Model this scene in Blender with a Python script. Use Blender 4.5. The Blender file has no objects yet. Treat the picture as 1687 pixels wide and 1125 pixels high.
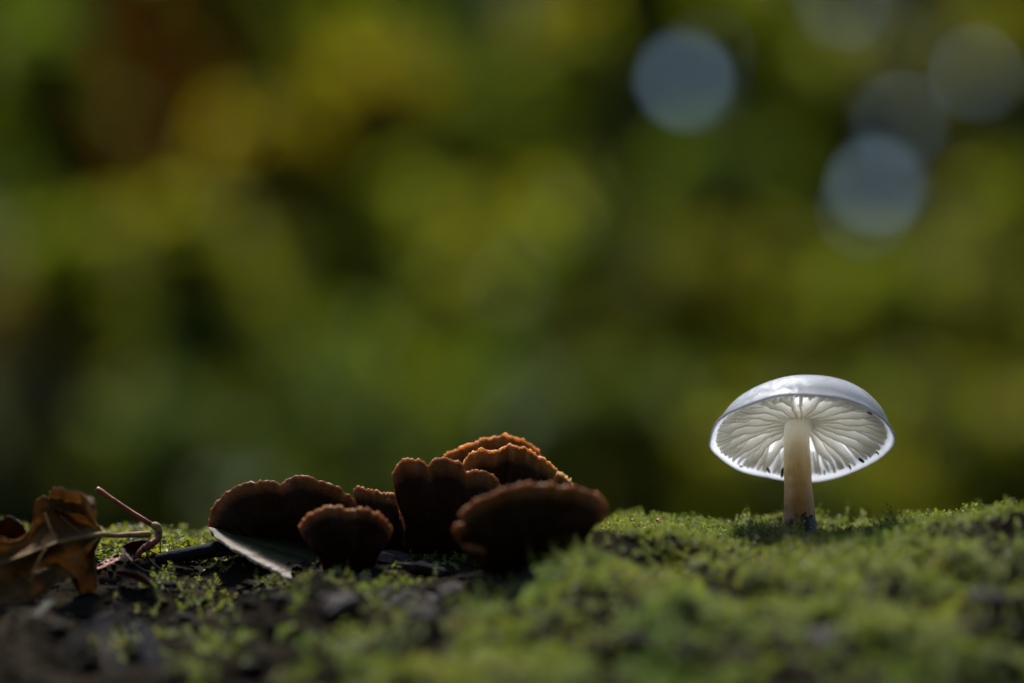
import bpy, math, random
import numpy as np
from mathutils import Vector, Matrix

S = 0.01                       # everything below is written in centimetres
R = math.radians
rng = np.random.default_rng(7)
random.seed(7)
scn = bpy.context.scene
COL = scn.collection

# ------------------------------------------------------------------ camera
CAM = np.array([0.0, -48.0, 0.7])
LENS, SENS = 105.0, 36.0
PITCH = math.atan(217.5 / 1687 * SENS / LENS)
cd = bpy.data.cameras.new('camera')
cd.lens, cd.sensor_width, cd.sensor_fit = LENS, SENS, 'HORIZONTAL'
cd.clip_start, cd.clip_end = 0.01, 2000
cd.dof.use_dof = True
cd.dof.focus_distance = 0.48
cd.dof.aperture_fstop = 6.4
cd.dof.aperture_blades = 0
cam = bpy.data.objects.new('camera', cd)
COL.objects.link(cam)
cam.location = Vector(CAM * S)
cam.rotation_euler = (R(90) + PITCH, 0, 0)
scn.camera = cam

# ------------------------------------------------------------------ light
SUN_EL, SUN_AZ = 58.0, -17.0     # azimuth from +Y (behind the mushrooms), + is to the right
w = bpy.data.worlds.new('World'); scn.world = w; w.use_nodes = True
nt = w.node_tree
bg = nt.nodes['Background']
sky = nt.nodes.new('ShaderNodeTexSky'); sky.sky_type = 'NISHITA'
sky.sun_disc = False
sky.sun_elevation = R(SUN_EL); sky.sun_rotation = R(SUN_AZ)
sky.altitude = 300; sky.air_density = 1.0; sky.dust_density = 0.45; sky.ozone_density = 3.5
nt.links.new(sky.outputs[0], bg.inputs[0])
bg.inputs[1].default_value = 0.115
sl = bpy.data.lights.new('sun', 'SUN')
sl.energy = 5.0; sl.angle = R(14.0); sl.color = (1.0, 0.965, 0.90)
sun = bpy.data.objects.new('sun', sl); COL.objects.link(sun)
sd = Vector((math.sin(R(SUN_AZ)) * math.cos(R(SUN_EL)), math.cos(R(SUN_AZ)) * math.cos(R(SUN_EL)), math.sin(R(SUN_EL))))
sun.rotation_euler = sd.to_track_quat('Z', 'Y').to_euler()
sun.location = (0, 0, 12)
vs = scn.view_settings
vs.view_transform = 'Standard'; vs.look = 'None'; vs.exposure = 1.15; vs.gamma = 1.0
vs.use_curve_mapping = False
scn.render.engine = 'CYCLES'
cy = scn.cycles
cy.max_bounces = 32; cy.diffuse_bounces = 28; cy.glossy_bounces = 3; cy.transmission_bounces = 8
cy.transparent_max_bounces = 8
cy.sample_clamp_indirect = 6
cy.use_denoising = True

# ------------------------------------------------------------------ helpers
_ct, _st = math.cos(PITCH), math.sin(PITCH)
def PX(px, py, y):
    """photo pixel + depth plane y (cm) -> point in cm"""
    px, py, y = np.broadcast_arrays(np.asarray(px, float), np.asarray(py, float), np.asarray(y, float))
    u = (px - 843.5) / 1687 * SENS / LENS
    v = -(py - 562.5) / 1687 * SENS / LENS
    dy = _ct - v * _st; dz = _st + v * _ct
    k = (y - CAM[1]) / dy
    return np.stack([CAM[0] + u * k, y, CAM[2] + dz * k], -1)

def _hash(ix, iy, iz, seed):
    h = (ix.astype(np.int64) * 374761393 + iy.astype(np.int64) * 668265263 + iz.astype(np.int64) * 2147483647 + seed * 974711) & 0xFFFFFFFF
    h = ((h ^ (h >> 13)) * 1274126177) & 0xFFFFFFFF
    h = ((h ^ (h >> 16)) * 2246822519) & 0xFFFFFFFF
    h = h ^ (h >> 15)
    return (h & 0xFFFF) / 65535.0 * 2 - 1
def vn(x, y, z=0.0, seed=0):
    x, y, z = np.broadcast_arrays(np.asarray(x, float), np.asarray(y, float), np.asarray(z, float))
    fx, fy, fz = np.floor(x), np.floor(y), np.floor(z)
    tx, ty, tz = x - fx, y - fy, z - fz
    tx, ty, tz = [t * t * (3 - 2 * t) for t in (tx, ty, tz)]
    out = 0
    for i in (0, 1):
        for j in (0, 1):
            for k in (0, 1):
                wgt = (tx if i else 1 - tx) * (ty if j else 1 - ty) * (tz if k else 1 - tz)
                out = out + wgt * _hash(fx + i, fy + j, fz + k, seed)
    return out
def fbm(x, y, z=0.0, seed=0, octv=3, gain=0.5):
    a, s, f = 1.0, 0.0, 1.0
    for o in range(octv):
        s = s + a * vn(np.asarray(x) * f, np.asarray(y) * f, np.asarray(z) * f, seed + o * 17)
        a *= gain; f *= 2.03
    return s
def sstep(a, b, x):
    t = np.clip((np.asarray(x, float) - a) / (b - a), 0, 1)
    return t * t * (3 - 2 * t)

def mesh(name, V, F, mat, smooth=True, col=None, uv2=None):
    """V (n,3) cm, F (m,k) all of one polygon size, or a list of arrays"""
    V = np.asarray(V, np.float32) * S
    Fs = F if isinstance(F, list) else [F]
    Fs = [np.asarray(f, np.int32) for f in Fs if len(f)]
    me = bpy.data.meshes.new(name)
    me.vertices.add(len(V)); me.vertices.foreach_set('co', V.ravel())
    loops = np.concatenate([f.ravel() for f in Fs])
    tot = np.concatenate([np.full(len(f), f.shape[1], np.int32) for f in Fs])
    start = np.concatenate([[0], np.cumsum(tot)[:-1]]).astype(np.int32)
    me.loops.add(len(loops)); me.loops.foreach_set('vertex_index', loops)
    me.polygons.add(len(tot)); me.polygons.foreach_set('loop_start', start)
    me.polygons.foreach_set('loop_total', tot)
    me.polygons.foreach_set('use_smooth', np.full(len(tot), smooth))
    if col is not None:
        a = me.color_attributes.new('tint', 'FLOAT_COLOR', 'POINT')
        c = np.ones((len(V), 4), np.float32); c[:, :3] = col
        a.data.foreach_set('color', c.ravel())
    if uv2 is not None:                 # grid parameters (s, t) for the materials
        a = me.attributes.new('st', 'FLOAT_VECTOR', 'POINT')
        c = np.zeros((len(V), 3), np.float32); c[:, :2] = uv2
        a.data.foreach_set('vector', c.ravel())
    me.materials.append(mat)
    me.update(calc_edges=True); me.validate()
    return me
def obj(name, me, parent=None):
    o = bpy.data.objects.new(name, me); COL.objects.link(o)
    if parent is not None: o.parent = parent
    return o
def empty(name, loc_cm):
    o = bpy.data.objects.new(name, None); COL.objects.link(o)
    o.location = Vector(np.asarray(loc_cm, float) * S); o.empty_display_size = 0.01
    return o
def tag(o, label=None, cat=None, group=None, kind=None):
    if label: o['label'] = label
    if cat: o['category'] = cat
    if group: o['group'] = group
    if kind: o['kind'] = kind
    return o
def part(name, V, F, mat, parent, base, **kw):
    return obj(name, mesh(name, np.asarray(V) - np.asarray(base), F, mat, **kw), parent)

def grid_faces(n, m, off=0, closed=False):
    i = np.arange(n if closed else n - 1)[:, None]; j = np.arange(m - 1)[None, :]
    a = i * m + j; b = ((i + 1) % n) * m + j
    return np.stack([a, b, b + 1, a + 1], -1).reshape(-1, 4) + off
def spline(P, n, closed=False):
    """Catmull-Rom through P resampled to n even points"""
    P = np.asarray(P, float)
    Q = np.vstack([2 * P[0] - P[1], P, 2 * P[-1] - P[-2]])
    out = []
    for i in range(1, len(Q) - 2):
        t = np.linspace(0, 1, 16, endpoint=False)[:, None]
        p0, p1, p2, p3 = Q[i - 1], Q[i], Q[i + 1], Q[i + 2]
        out.append(0.5 * (2 * p1 + (p2 - p0) * t + (2 * p0 - 5 * p1 + 4 * p2 - p3) * t ** 2 + (3 * p1 - p0 - 3 * p2 + p3) * t ** 3))
    out.append(Q[-2][None]); out = np.vstack(out)
    d = np.r_[0, np.cumsum(np.linalg.norm(np.diff(out, axis=0), axis=1))]
    q = np.linspace(0, d[-1], n)
    return np.stack([np.interp(q, d, out[:, k]) for k in range(out.shape[1])], -1)
def tube(P, rad, sides=10, n=None, rough=0.0, seed=0):
    """closed tapered tube along P (cm); returns V, F"""
    P = np.asarray(P, float); rad = np.asarray(rad, float)
    if n:
        t0 = np.linspace(0, 1, len(rad)); P = spline(P, n); rad = np.interp(np.linspace(0, 1, n), t0, rad)
    n = len(P)
    T = np.gradient(P, axis=0); T /= np.linalg.norm(T, axis=1)[:, None] + 1e-9
    ref = np.array([0, 1.0, 0.13]) if abs(T[:, 1]).mean() < .8 else np.array([1.0, 0, 0.1])
    A = np.cross(T, ref); A /= np.linalg.norm(A, axis=1)[:, None]; B = np.cross(T, A)
    ph = np.linspace(0, 2 * np.pi, sides, endpoint=False)
    rr = np.broadcast_to(rad[:, None], (n, sides)).copy()
    if rough:
        i = np.arange(n)[:, None]
        rr *= 1 + rough * fbm(np.cos(ph)[None] * 1.5 + 0 * i, np.sin(ph)[None] * 1.5 + 0 * i, i * 0.35, seed)
    V = P[:, None] + rr[..., None] * (np.cos(ph)[None, :, None] * A[:, None] + np.sin(ph)[None, :, None] * B[:, None])
    V = V.reshape(-1, 3)
    i = np.arange(n - 1)[:, None]; j = np.arange(sides)[None]
    F = np.stack([i * sides + j, i * sides + (j + 1) % sides, (i + 1) * sides + (j + 1) % sides, (i + 1) * sides + j], -1).reshape(-1, 4)
    V = np.vstack([V, P[0] - T[0] * rad[0] * .4, P[-1] + T[-1] * rad[-1] * .4])
    k = np.arange(sides); e = n * sides
    F3 = np.vstack([np.stack([np.full(sides, e), (k + 1) % sides, k], -1),
                    np.stack([np.full(sides, e + 1), (n - 1) * sides + k, (n - 1) * sides + (k + 1) % sides], -1)])
    return V, [F, F3]

def loft(A, B, n, m, thick, back, bulge=None, jag=0.0, seed=0, tpow=1.0):
    """Closed curved plate from inner curve A to outer curve B (pixel x, pixel y, depth y).
    thick(s,t) cm along unit vector back. Returns V, F, st."""
    a, b = spline(A, n), spline(B, n)
    s = np.linspace(0, 1, n)[:, None]; t = (np.linspace(0, 1, m) ** tpow)[None, :]
    Q = a[:, None] * (1 - t[..., None]) + b[:, None] * t[..., None]
    if jag:
        q = b - b.mean(0)
        k = jag * (fbm(s[:, 0] * n * .22, 0 * s[:, 0], 0, seed, 3, .7)) * .5
        d = (b - a); d = d[:, :2] / (np.linalg.norm(d[:, :2], axis=1)[:, None] + 1e-6)
        Q[..., :2] += (d * k[:, None])[:, None, :] * (t ** 6)[..., None]
    if bulge is not None: Q[..., 2] += bulge(s, t)
    Fr = PX(Q[..., 0], Q[..., 1], Q[..., 2])
    th = thick(s, t) + 0 * s + 0 * t
    Bk = Fr + np.asarray(back, float) * th[..., None]
    V = np.vstack([Fr.reshape(-1, 3), Bk.reshape(-1, 3)])
    N = n * m
    f = grid_faces(n, m); g = grid_faces(n, m, N)[:, ::-1]
    i = np.arange(n - 1); j = np.arange(m - 1)
    def strip(idx): return np.stack([idx[1:], idx[:-1], idx[:-1] + N, idx[1:] + N], -1)
    e = [strip(np.arange(n) * m + m - 1)[:, ::-1], strip(np.arange(n) * m), strip(np.arange(m))[:, ::-1], strip((n - 1) * m + np.arange(m))]
    st = np.stack([np.broadcast_to(s, (n, m)), np.broadcast_to(t, (n, m))], -1).reshape(-1, 2)
    return V, np.vstack([f, g] + e), np.vstack([st, st])

# ------------------------------------------------------------------ materials
def new_mat(name):
    m = bpy.data.materials.new(name); m.use_nodes = True
    n = m.node_tree; n.nodes.clear()
    out = n.nodes.new('ShaderNodeOutputMaterial')
    return m, n, out
def N(nt, typ, **kw):
    x = nt.nodes.new(typ)
    for k, v in kw.items():
        if k.startswith('_'): setattr(x, k[1:], v)
        else: x.inputs[k.replace('__', ' ')].default_value = v
    return x
def ramp(nt, fac, stops):
    r = nt.nodes.new('ShaderNodeValToRGB')
    el = r.color_ramp.elements
    while len(el) < len(stops): el.new(0.5)
    for e, (p, c) in zip(el, stops):
        e.position = p; e.color = (*c, 1) if len(c) == 3 else c
    nt.links.new(fac, r.inputs[0])
    return r.outputs[0]
def noise(nt, scale, detail=4, rough=.55, vec=None, dist=0.0):
    x = nt.nodes.new('ShaderNodeTexNoise'); x.inputs['Scale'].default_value = scale
    x.inputs['Detail'].default_value = detail; x.inputs['Roughness'].default_value = rough; x.inputs['Distortion'].default_value = dist
    if vec is None:
        tc = nt.nodes.new('ShaderNodeTexCoord'); vec = tc.outputs['Object']
    nt.links.new(vec, x.inputs['Vector'])
    return x.outputs['Fac']
def bump(nt, h, strength, dist):
    b = nt.nodes.new('ShaderNodeBump'); b.inputs['Strength'].default_value = strength; b.inputs['Distance'].default_value = dist
    nt.links.new(h, b.inputs['Height']); return b.outputs[0]
def attr(nt, name):
    a = nt.nodes.new('ShaderNodeAttribute'); a.attribute_name = name; return a
def mixc(nt, fac, a, b, typ='MIX'):
    m = nt.nodes.new('ShaderNodeMix'); m.data_type = 'RGBA'; m.blend_type = typ
    for s, v in ((0, fac), (6, a), (7, b)):
        if isinstance(v, (int, float)): m.inputs[s].default_value = v
        elif isinstance(v, tuple): m.inputs[s].default_value = (*v, 1)
        else: nt.links.new(v, m.inputs[s])
    return m.outputs[2]

def leaf_material(name, trans=0.5, gloss=0.04, rough=.45):
    """thin leaf: colour from the tint attribute, part of the light passes through"""
    m, n, out = new_mat(name)
    a = attr(n, 'tint').outputs['Color']
    d = N(n, 'ShaderNodeBsdfDiffuse'); t = N(n, 'ShaderNodeBsdfTranslucent'); g = N(n, 'ShaderNodeBsdfGlossy', Roughness=rough)
    n.links.new(a, d.inputs[0]); n.links.new(mixc(n, 1.0, a, (1.25, 1.15, .6), 'MULTIPLY'), t.inputs[0])
    x = N(n, 'ShaderNodeMixShader', Fac=trans); n.links.new(d.outputs[0], x.inputs[1]); n.links.new(t.outputs[0], x.inputs[2])
    y = N(n, 'ShaderNodeMixShader', Fac=gloss); n.links.new(x.outputs[0], y.inputs[1]); n.links.new(g.outputs[0], y.inputs[2])
    n.links.new(y.outputs[0], out.inputs[0])
    return m
M_leaf = leaf_material('woodland_leaf', .62, .012, .45)
M_moss = leaf_material('moss_leaf', .45, .03, .5)

def simple(name, stops, scale, rough=.7, bstr=.4, bdist=.0004, spec=.3, dist=0.0):
    m, n, out = new_mat(name)
    p = N(n, 'ShaderNodeBsdfPrincipled', Roughness=rough); p.inputs['Specular IOR Level'].default_value = spec
    f = noise(n, scale, 6, .6, dist=dist)
    n.links.new(ramp(n, f, stops), p.inputs['Base Color'])
    n.links.new(bump(n, noise(n, scale * 3.1, 5, .6), bstr, bdist), p.inputs['Normal'])
    n.links.new(p.outputs[0], out.inputs[0])
    return m
M_soil = simple('log_surface', [(.3, (.006, .005, .0035)), (.55, (.015, .012, .008)), (.75, (.032, .027, .018))], 90, .9, .8, .0015, .0)  # soil colour kept very dark, standing in for shade on the bare left side
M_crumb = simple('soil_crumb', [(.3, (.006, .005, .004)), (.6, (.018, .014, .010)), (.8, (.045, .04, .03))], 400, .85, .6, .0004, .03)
M_bark = simple('grey_bark', [(.3, (.018, .014, .012)), (.55, (.045, .038, .036)), (.8, (.09, .084, .08))], 160, .85, .8, .0008, .05)
M_bluebark = simple('wet_twig_bark', [(.3, (.006, .006, .009)), (.6, (.015, .016, .023)), (.85, (.03, .034, .045))], 260, .8, .5, .0004, .02)
M_blacktwig = simple('black_twig', [(.3, (.006, .006, .007)), (.7, (.016, .016, .02))], 500, .75, .5, .0004, .03)
M_redstalk = simple('red_stalk', [(.3, (.07, .014, .006)), (.6, (.16, .04, .014)), (.8, (.22, .075, .028))], 300, .5, .3, .0002, .15)
M_trunk_red = simple('rust_bark', [(.3, (.035, .010, .002)), (.6, (.09, .024, .004)), (.8, (.14, .04, .008))], 14, .9, .8, .01, .0)
M_trunk_dark = simple('dark_bark', [(.3, (.008, .008, .007)), (.6, (.022, .022, .018)), (.8, (.045, .043, .034))], 14, .9, .8, .01, .0)
M_trunk_pale = simple('pale_bark', [(.3, (.12, .13, .11)), (.6, (.22, .23, .20)), (.8, (.32, .32, .29))], 10, .85, .6, .008, .2)
M_floor = simple('forest_floor', [(.3, (.018, .014, .006)), (.55, (.045, .034, .012)), (.75, (.07, .055, .018))], 1.6, .95, .8, .03, .1)
M_black = simple('black_speck', [(.3, (.004, .003, .003)), (.7, (.014, .010, .008))], 900, .45, .2, .0001, .4)
M_bead = simple('red_bead', [(.3, (.25, .04, .02)), (.7, (.42, .10, .05))], 700, .45, .2, .0001, .15)

# ------------------------------------------------------------------ the setting: forest floor, log
GROUND = -112.0
def build_floor():
    yy = np.r_[-2600, -2000, -1500, -1100, np.linspace(-800, -150, 27), np.linspace(-100, 2400, 70), np.linspace(2600, 9000, 20), 20000, 60000]
    xx = np.r_[-60000, -20000, -9000, np.linspace(-5000, 5000, 90), 9000, 20000, 60000]
    X, Y = np.meshgrid(xx, yy, indexing='ij')
    shade_bank = np.interp(-Y, [140, 260, 420, 650, 1100, 2600], [0, 55, 330, 640, 900, 1100])   # unseen rise added behind the camera to block sky light
    rise = np.interp(Y, [2600, 4500, 9000], [0, 60, 160])
    Z = GROUND + shade_bank + rise + 9 * fbm(X / 140, Y / 140, 0, 3) * np.clip(1 - np.abs(Y) / 30000, 0, 1)
    V = np.stack([X, Y, Z], -1).reshape(-1, 3)
    tag(obj('forest_floor', mesh('forest_floor', V, grid_faces(len(xx), len(yy)), M_floor)), kind='structure')
build_floor()

LR = 56.0
_yl = [-26, -22, -16, -12, -9, -6, -3, -1, 0, 1, 2, 3, 6, 10, 26]
_zl = [-6.6, -5.4, -3.9, -3.0, -2.25, -1.55, -1.06, -.86, -.66, -.42, -.33, -.38, -.95, -1.6, -6.6]
_zf = [-6.6, -5.6, -4.3, -3.5, -2.75, -2.05, -1.46, -1.00, -.70, -.46, -.36, -.40, -.95, -1.6, -6.6]
_yr = [-26, -22, -16, -12, -9, -6, -4, -2, 0, 2, 4, 6, 10, 26]
_zr = [-6.6, -5.3, -3.8, -2.85, -2.0, -1.22, -.78, -.42, -.2, -.16, -.3, -.6, -1.4, -6.6]
def mound(x, y):                      # weight of the moss-covered right side of the log
    xb = 1.0 + 0.25 * np.minimum(y, 0) + .5 * vn(x * .7, y * .7, 0, 5)
    return sstep(-.9, .9, x - xb)
def Hlog(x, y, fine=True):
    x = np.asarray(x, float); y = np.asarray(y, float)
    m = mound(x, y)
    fl = sstep(-3.0, -5.0, x + .25 * np.minimum(y + 2, 0))
    z = (np.interp(y, _yl, _zl) * (1 - fl) + np.interp(y, _yl, _zf) * fl) * (1 - m) + np.interp(y, _yr, _zr) * m
    z = z + .72 * np.exp(-((x - 7.5) / 1.9) ** 2 - ((y + 3.6) / 2.1) ** 2)
    z = z - .10 * np.exp(-((x - 5.5) / .6) ** 2 - ((y + 1) / 1.5) ** 2)
    z = z + .22 * np.exp(-((x + 2.2) / 1.2) ** 2 - ((y + 8) / 1.6) ** 2)
    z = z - .25 * np.exp(-((x + 4.2) / .9) ** 2 - ((y + 1.6) / .9) ** 2)
    amp = sstep(-1.2, -4, y) * .8 + .2
    z = z + amp * .34 * fbm(x * .85, y * .85, 0, 11, 3, .6)
    if fine: z = z + .05 * fbm(x * 2.6, y * 2.6, 0, 13, 3)
    c = np.sqrt(np.maximum(LR ** 2 - y ** 2, 0)) - LR - .4
    return z + (c - z) * sstep(18, 25, np.abs(y))
def build_log():
    pa = 25 / LR
    ph = np.r_[np.linspace(-np.pi, -pa, 60, endpoint=False), np.linspace(-pa, pa, 330), np.linspace(pa, np.pi, 60)[1:-1]]
    xx = np.r_[np.linspace(-190, -20, 45, endpoint=False), np.linspace(-20, 20, 320), np.linspace(20, 190, 45)[1:]]
    X, P = np.meshgrid(xx, ph, indexing='ij')
    bump_ = 1 + .025 * fbm(X / 18, np.sin(P) * 4, np.cos(P) * 4, 21, 3)
    Y = LR * np.sin(P); Z = LR * np.cos(P) - LR - .4
    far = sstep(20, 26, np.abs(Y)) * 1.0 + (np.cos(P) < 0)
    far = np.clip(far, 0, 1)
    Yb, Zb = LR * bump_ * np.sin(P), LR * bump_ * np.cos(P) - LR - .4
    top = (np.abs(Y) < 25) & (np.cos(P) > 0)
    Y2 = Y + (Yb - Y) * far; Z2 = np.where(top, Hlog(X, Y), Z); Z2 = Z2 + (Zb - Z2) * far
    V = np.stack([X, Y2, Z2], -1)
    n, m = V.shape[:2]; V = V.reshape(-1, 3)
    i = np.arange(n - 1)[:, None]; j = np.arange(m)[None]
    F = np.stack([i * m + j, (i + 1) * m + j, (i + 1) * m + (j + 1) % m, i * m + (j + 1) % m], -1).reshape(-1, 4)
    e = len(V)
    V = np.vstack([V, [[-190, 0, -LR]], [[190, 0, -LR]]])
    k = np.arange(m)
    F3 = np.vstack([np.stack([np.full(m, e), k, (k + 1) % m], -1), np.stack([np.full(m, e + 1), (n - 1) * m + (k + 1) % m, (n - 1) * m + k], -1)])
    base = np.array([0, 0, GROUND])
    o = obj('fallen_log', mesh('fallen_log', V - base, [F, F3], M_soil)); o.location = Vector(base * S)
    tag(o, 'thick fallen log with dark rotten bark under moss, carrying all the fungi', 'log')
build_log()

# ------------------------------------------------------------------ moss
def quads_leaf(P, D, W, L, wid, fold=None):
    """leaf quads: base P, direction D, side W (unit), length L, width wid"""
    L = L[:, None]; wid = wid[:, None]
    nrm = np.cross(D, W)
    mid = P + D * L * .45
    q = np.stack([P, mid + W * wid * .5 + nrm * wid * .18, P + D * L, mid - W * wid * .5 + nrm * wid * .18], 1)
    return q
def moss_shoots(n, xr, yr, dens, hgt, K, ll, lean=.5, seed=0, spread=1.0, wid=.5):
    r = np.random.default_rng(seed)
    x = r.uniform(*xr, n); y = r.uniform(*yr, n)
    keep = r.uniform(0, 1, n) < dens(x, y)
    x, y = x[keep], y[keep]; n = len(x)
    e = .15
    z = Hlog(x, y)
    nx = -(Hlog(x + e, y, False) - Hlog(x - e, y, False)) / (2 * e); ny = -(Hlog(x, y + e, False) - Hlog(x, y - e, False)) / (2 * e)
    A = np.stack([nx * .7, ny * .7, np.ones(n)], -1) + r.normal(0, lean, (n, 3)) * np.array([1, 1, .2])
    A /= np.linalg.norm(A, axis=1)[:, None]
    cl = .72 + .75 * fbm(x * 1.5, y * 1.5, 0, 31, 2, .7)
    h = hgt * r.uniform(.5, 1.3, n) * np.clip(cl, .25, 1.8)
    P0 = np.stack([x, y, z - .03], -1)
    U = np.cross(A, r.normal(0, 1, (n, 3))); U /= np.linalg.norm(U, axis=1)[:, None]; Wd = np.cross(A, U)
    t = (np.arange(K) + .6) / K
    ph = np.arange(K) * 2.39996 + r.uniform(0, 6.28, n)[:, None]
    tt = t[None, :] + r.normal(0, .04, (n, K))
    bend = U * (h * .25)[:, None]
    base = P0[:, None] + A[:, None] * (h[:, None] * tt)[..., None] + bend[:, None] * (tt ** 2)[..., None]
    rad = np.cos(ph)[..., None] * U[:, None] + np.sin(ph)[..., None] * Wd[:, None]
    up = np.clip(tt, 0, 1) * .9 + .25
    D = rad * spread + A[:, None] * up[..., None] + r.normal(0, .18, (n, K, 3)); D /= np.linalg.norm(D, axis=-1)[..., None]
    Ws = np.cross(D, A[:, None] + 1e-3); Ws /= np.linalg.norm(Ws, axis=-1)[..., None] + 1e-9
    L = ll * r.uniform(.7, 1.3, (n, K)) * (1.15 - .35 * tt)
    q = quads_leaf(base.reshape(-1, 3), D.reshape(-1, 3), Ws.reshape(-1, 3), L.ravel(), L.ravel() * wid)
    # colour of the plants: patches of yellow-green, fresh green, brownish dry shoots
    c1, c2, c3, c4 = [np.array(c) for c in ((.140, .165, .020), (.078, .130, .013), (.200, .200, .040), (.100, .080, .048))]
    a = np.clip(.5 + .7 * fbm(x * .55, y * .55, 0, 41, 2) + r.normal(0, .18, n), 0, 1)[:, None]
    b = np.clip(.25 + .6 * fbm(x * .9, y * .9, 0, 43, 2) + r.normal(0, .2, n), 0, 1)[:, None]
    d = (np.clip(-.42 + 1.1 * fbm(x * 1.1, y * 1.1, 0, 47, 2) + r.normal(0, .22, n), 0, 1))[:, None]
    c = c1 * (1 - a) + c2 * a; c = c * (1 - b * .6) + c3 * b * .6; c = c * (1 - d) + c4 * d
    c = c * r.uniform(.75, 1.25, n)[:, None]
    c = np.repeat(c, K * 4, 0) * np.repeat(r.uniform(.85, 1.15, n * K), 4)[:, None]
    return q.reshape(-1, 3), c
def frust(x, y, mar=1.0):
    return np.abs(x) < (y + 48) * .175 + mar
def d_right(x, y):
    m = mound(x, y)
    gaps = sstep(-.36, .0, fbm(x * .8, y * .8, 0, 61, 3, .6) - .16 * sstep(-3, -6, y))
    left_front = sstep(-5.5, -9, y) * sstep(-3.8, -1.6, x) * .9
    back = sstep(-.3, .3, y) * sstep(4.2, 3.6, y) * sstep(.5, .2, np.abs(x + 5.9) - 1.2)
    back2 = sstep(.6, 1.4, y) * .6
    green_bits = .15 * sstep(.32, .55, fbm(x * 1.3, y * 1.3, 0, 67, 2)) * sstep(1.5, .5, y) * sstep(-6.3, -5.5, x)
    mid = .45 * sstep(-1.8, -2.6, y) * sstep(-3.7, -2.5, x) * sstep(-5.2, -4.2, y)          # moss in front of the middle brackets
    left = np.maximum.reduce([left_front * gaps, back * .15, back2 * (np.abs(x + 5.9) > 1.4), green_bits, mid * gaps])
    return np.clip(m * (.12 + .88 * gaps) + (1 - m) * left, 0, 1)
sets = []
near = lambda x, y: d_right(x, y) * frust(x, y, .6)
patch = lambda x, y: sstep(-.4, .2, y) * sstep(3.6, 2.6, y) * sstep(.4, .0, np.abs(x + 5.9) - 1.25) * sstep(-.45, .1, fbm(x * 2, y * 2, 0, 83, 2))
sets.append(moss_shoots(900, (-7.6, -4.2), (-.6, 3.8), patch, .20, 11, .115, .6, 6, 1.5, .75))
sets.append(moss_shoots(26000, (-9.5, 9.5), (-4.5, 4.6), near, .20, 15, .062, .5, 1, 1.0, .55))
sets.append(moss_shoots(24000, (-9, 9), (-14, -4.5), near, .30, 9, .10, .55, 2, 1.0, .5))
sets.append(moss_shoots(12000, (-8, 8), (-24, -14), near, .34, 8, .17, .55, 3, 1.0, .5))
wide = lambda x, y: (.25 + .75 * sstep(-.5, .2, fbm(x * .2, y * .2, 0, 71, 2))) * (~frust(x, y, .6))
sets.append(moss_shoots(42000, (-60, 60), (-24, 20), wide, .40, 6, .30, .55, 4, 1.0, .5))
# a few taller leafy sprigs along the ridge
tall = lambda x, y: (sstep(.9, .0, np.abs(x - 5.75)) * .7 + sstep(.5, 0, np.abs(x - 7.45)) * .5 + .05 * (x > 1.2)) * (y > -2.5)
sets.append(moss_shoots(420, (1.5, 8.2), (-2.2, .8), tall, .30, 22, .085, .45, 5, 1.0, .7))
V = np.vstack([s[0] for s in sets]); C = np.vstack([s[1] for s in sets])
Fm = np.arange(len(V)).reshape(-1, 4)
tag(obj('moss', mesh('moss', V, Fm, M_moss, smooth=False, col=C)), 'carpet of bright green leafy moss covering the log', 'moss', kind='stuff')
del V, C, sets

# soil crumbs and litter dust on the bare left part of the log
def ico():
    t = (1 + 5 ** .5) / 2
    v = np.array([(-1, t, 0), (1, t, 0), (-1, -t, 0), (1, -t, 0), (0, -1, t), (0, 1, t), (0, -1, -t), (0, 1, -t), (t, 0, -1), (t, 0, 1), (-t, 0, -1), (-t, 0, 1)], float)
    f = np.array([(0, 11, 5), (0, 5, 1), (0, 1, 7), (0, 7, 10), (0, 10, 11), (1, 5, 9), (5, 11, 4), (11, 10, 2), (10, 7, 6), (7, 1, 8), (3, 9, 4), (3, 4, 2), (3, 2, 6), (3, 6, 8), (3, 8, 9), (4, 9, 5), (2, 4, 11), (6, 2, 10), (8, 6, 7), (9, 8, 1)])
    return v / np.linalg.norm(v[0]), f
IV, IF = ico()
def build_crumbs():
    n = 9000
    x = rng.uniform(-9.5, 8.5, n); y = rng.uniform(-16, 4, n)
    k = (rng.uniform(0, 1, n) > mound(x, y) * .85) & frust(x, y, .5)
    x, y = x[k], y[k]; n = len(x)
    sz = rng.lognormal(-3.2, .5, n)[:, None, None] * np.array([1, .8, .55])
    V = IV[None] * (1 + rng.normal(0, .22, (n, 12, 1))) * sz
    a = rng.uniform(0, 6.28, n); c, s = np.cos(a)[:, None], np.sin(a)[:, None]
    V = np.stack([V[..., 0] * c - V[..., 1] * s, V[..., 0] * s + V[..., 1] * c, V[..., 2]], -1)
    V += np.stack([x, y, Hlog(x, y) + .012], -1)[:, None]
    F = (IF[None] + (np.arange(n) * 12)[:, None, None]).reshape(-1, 3)
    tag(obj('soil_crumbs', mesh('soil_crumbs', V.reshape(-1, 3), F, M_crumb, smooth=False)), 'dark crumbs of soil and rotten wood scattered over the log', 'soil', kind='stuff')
build_crumbs()

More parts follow.
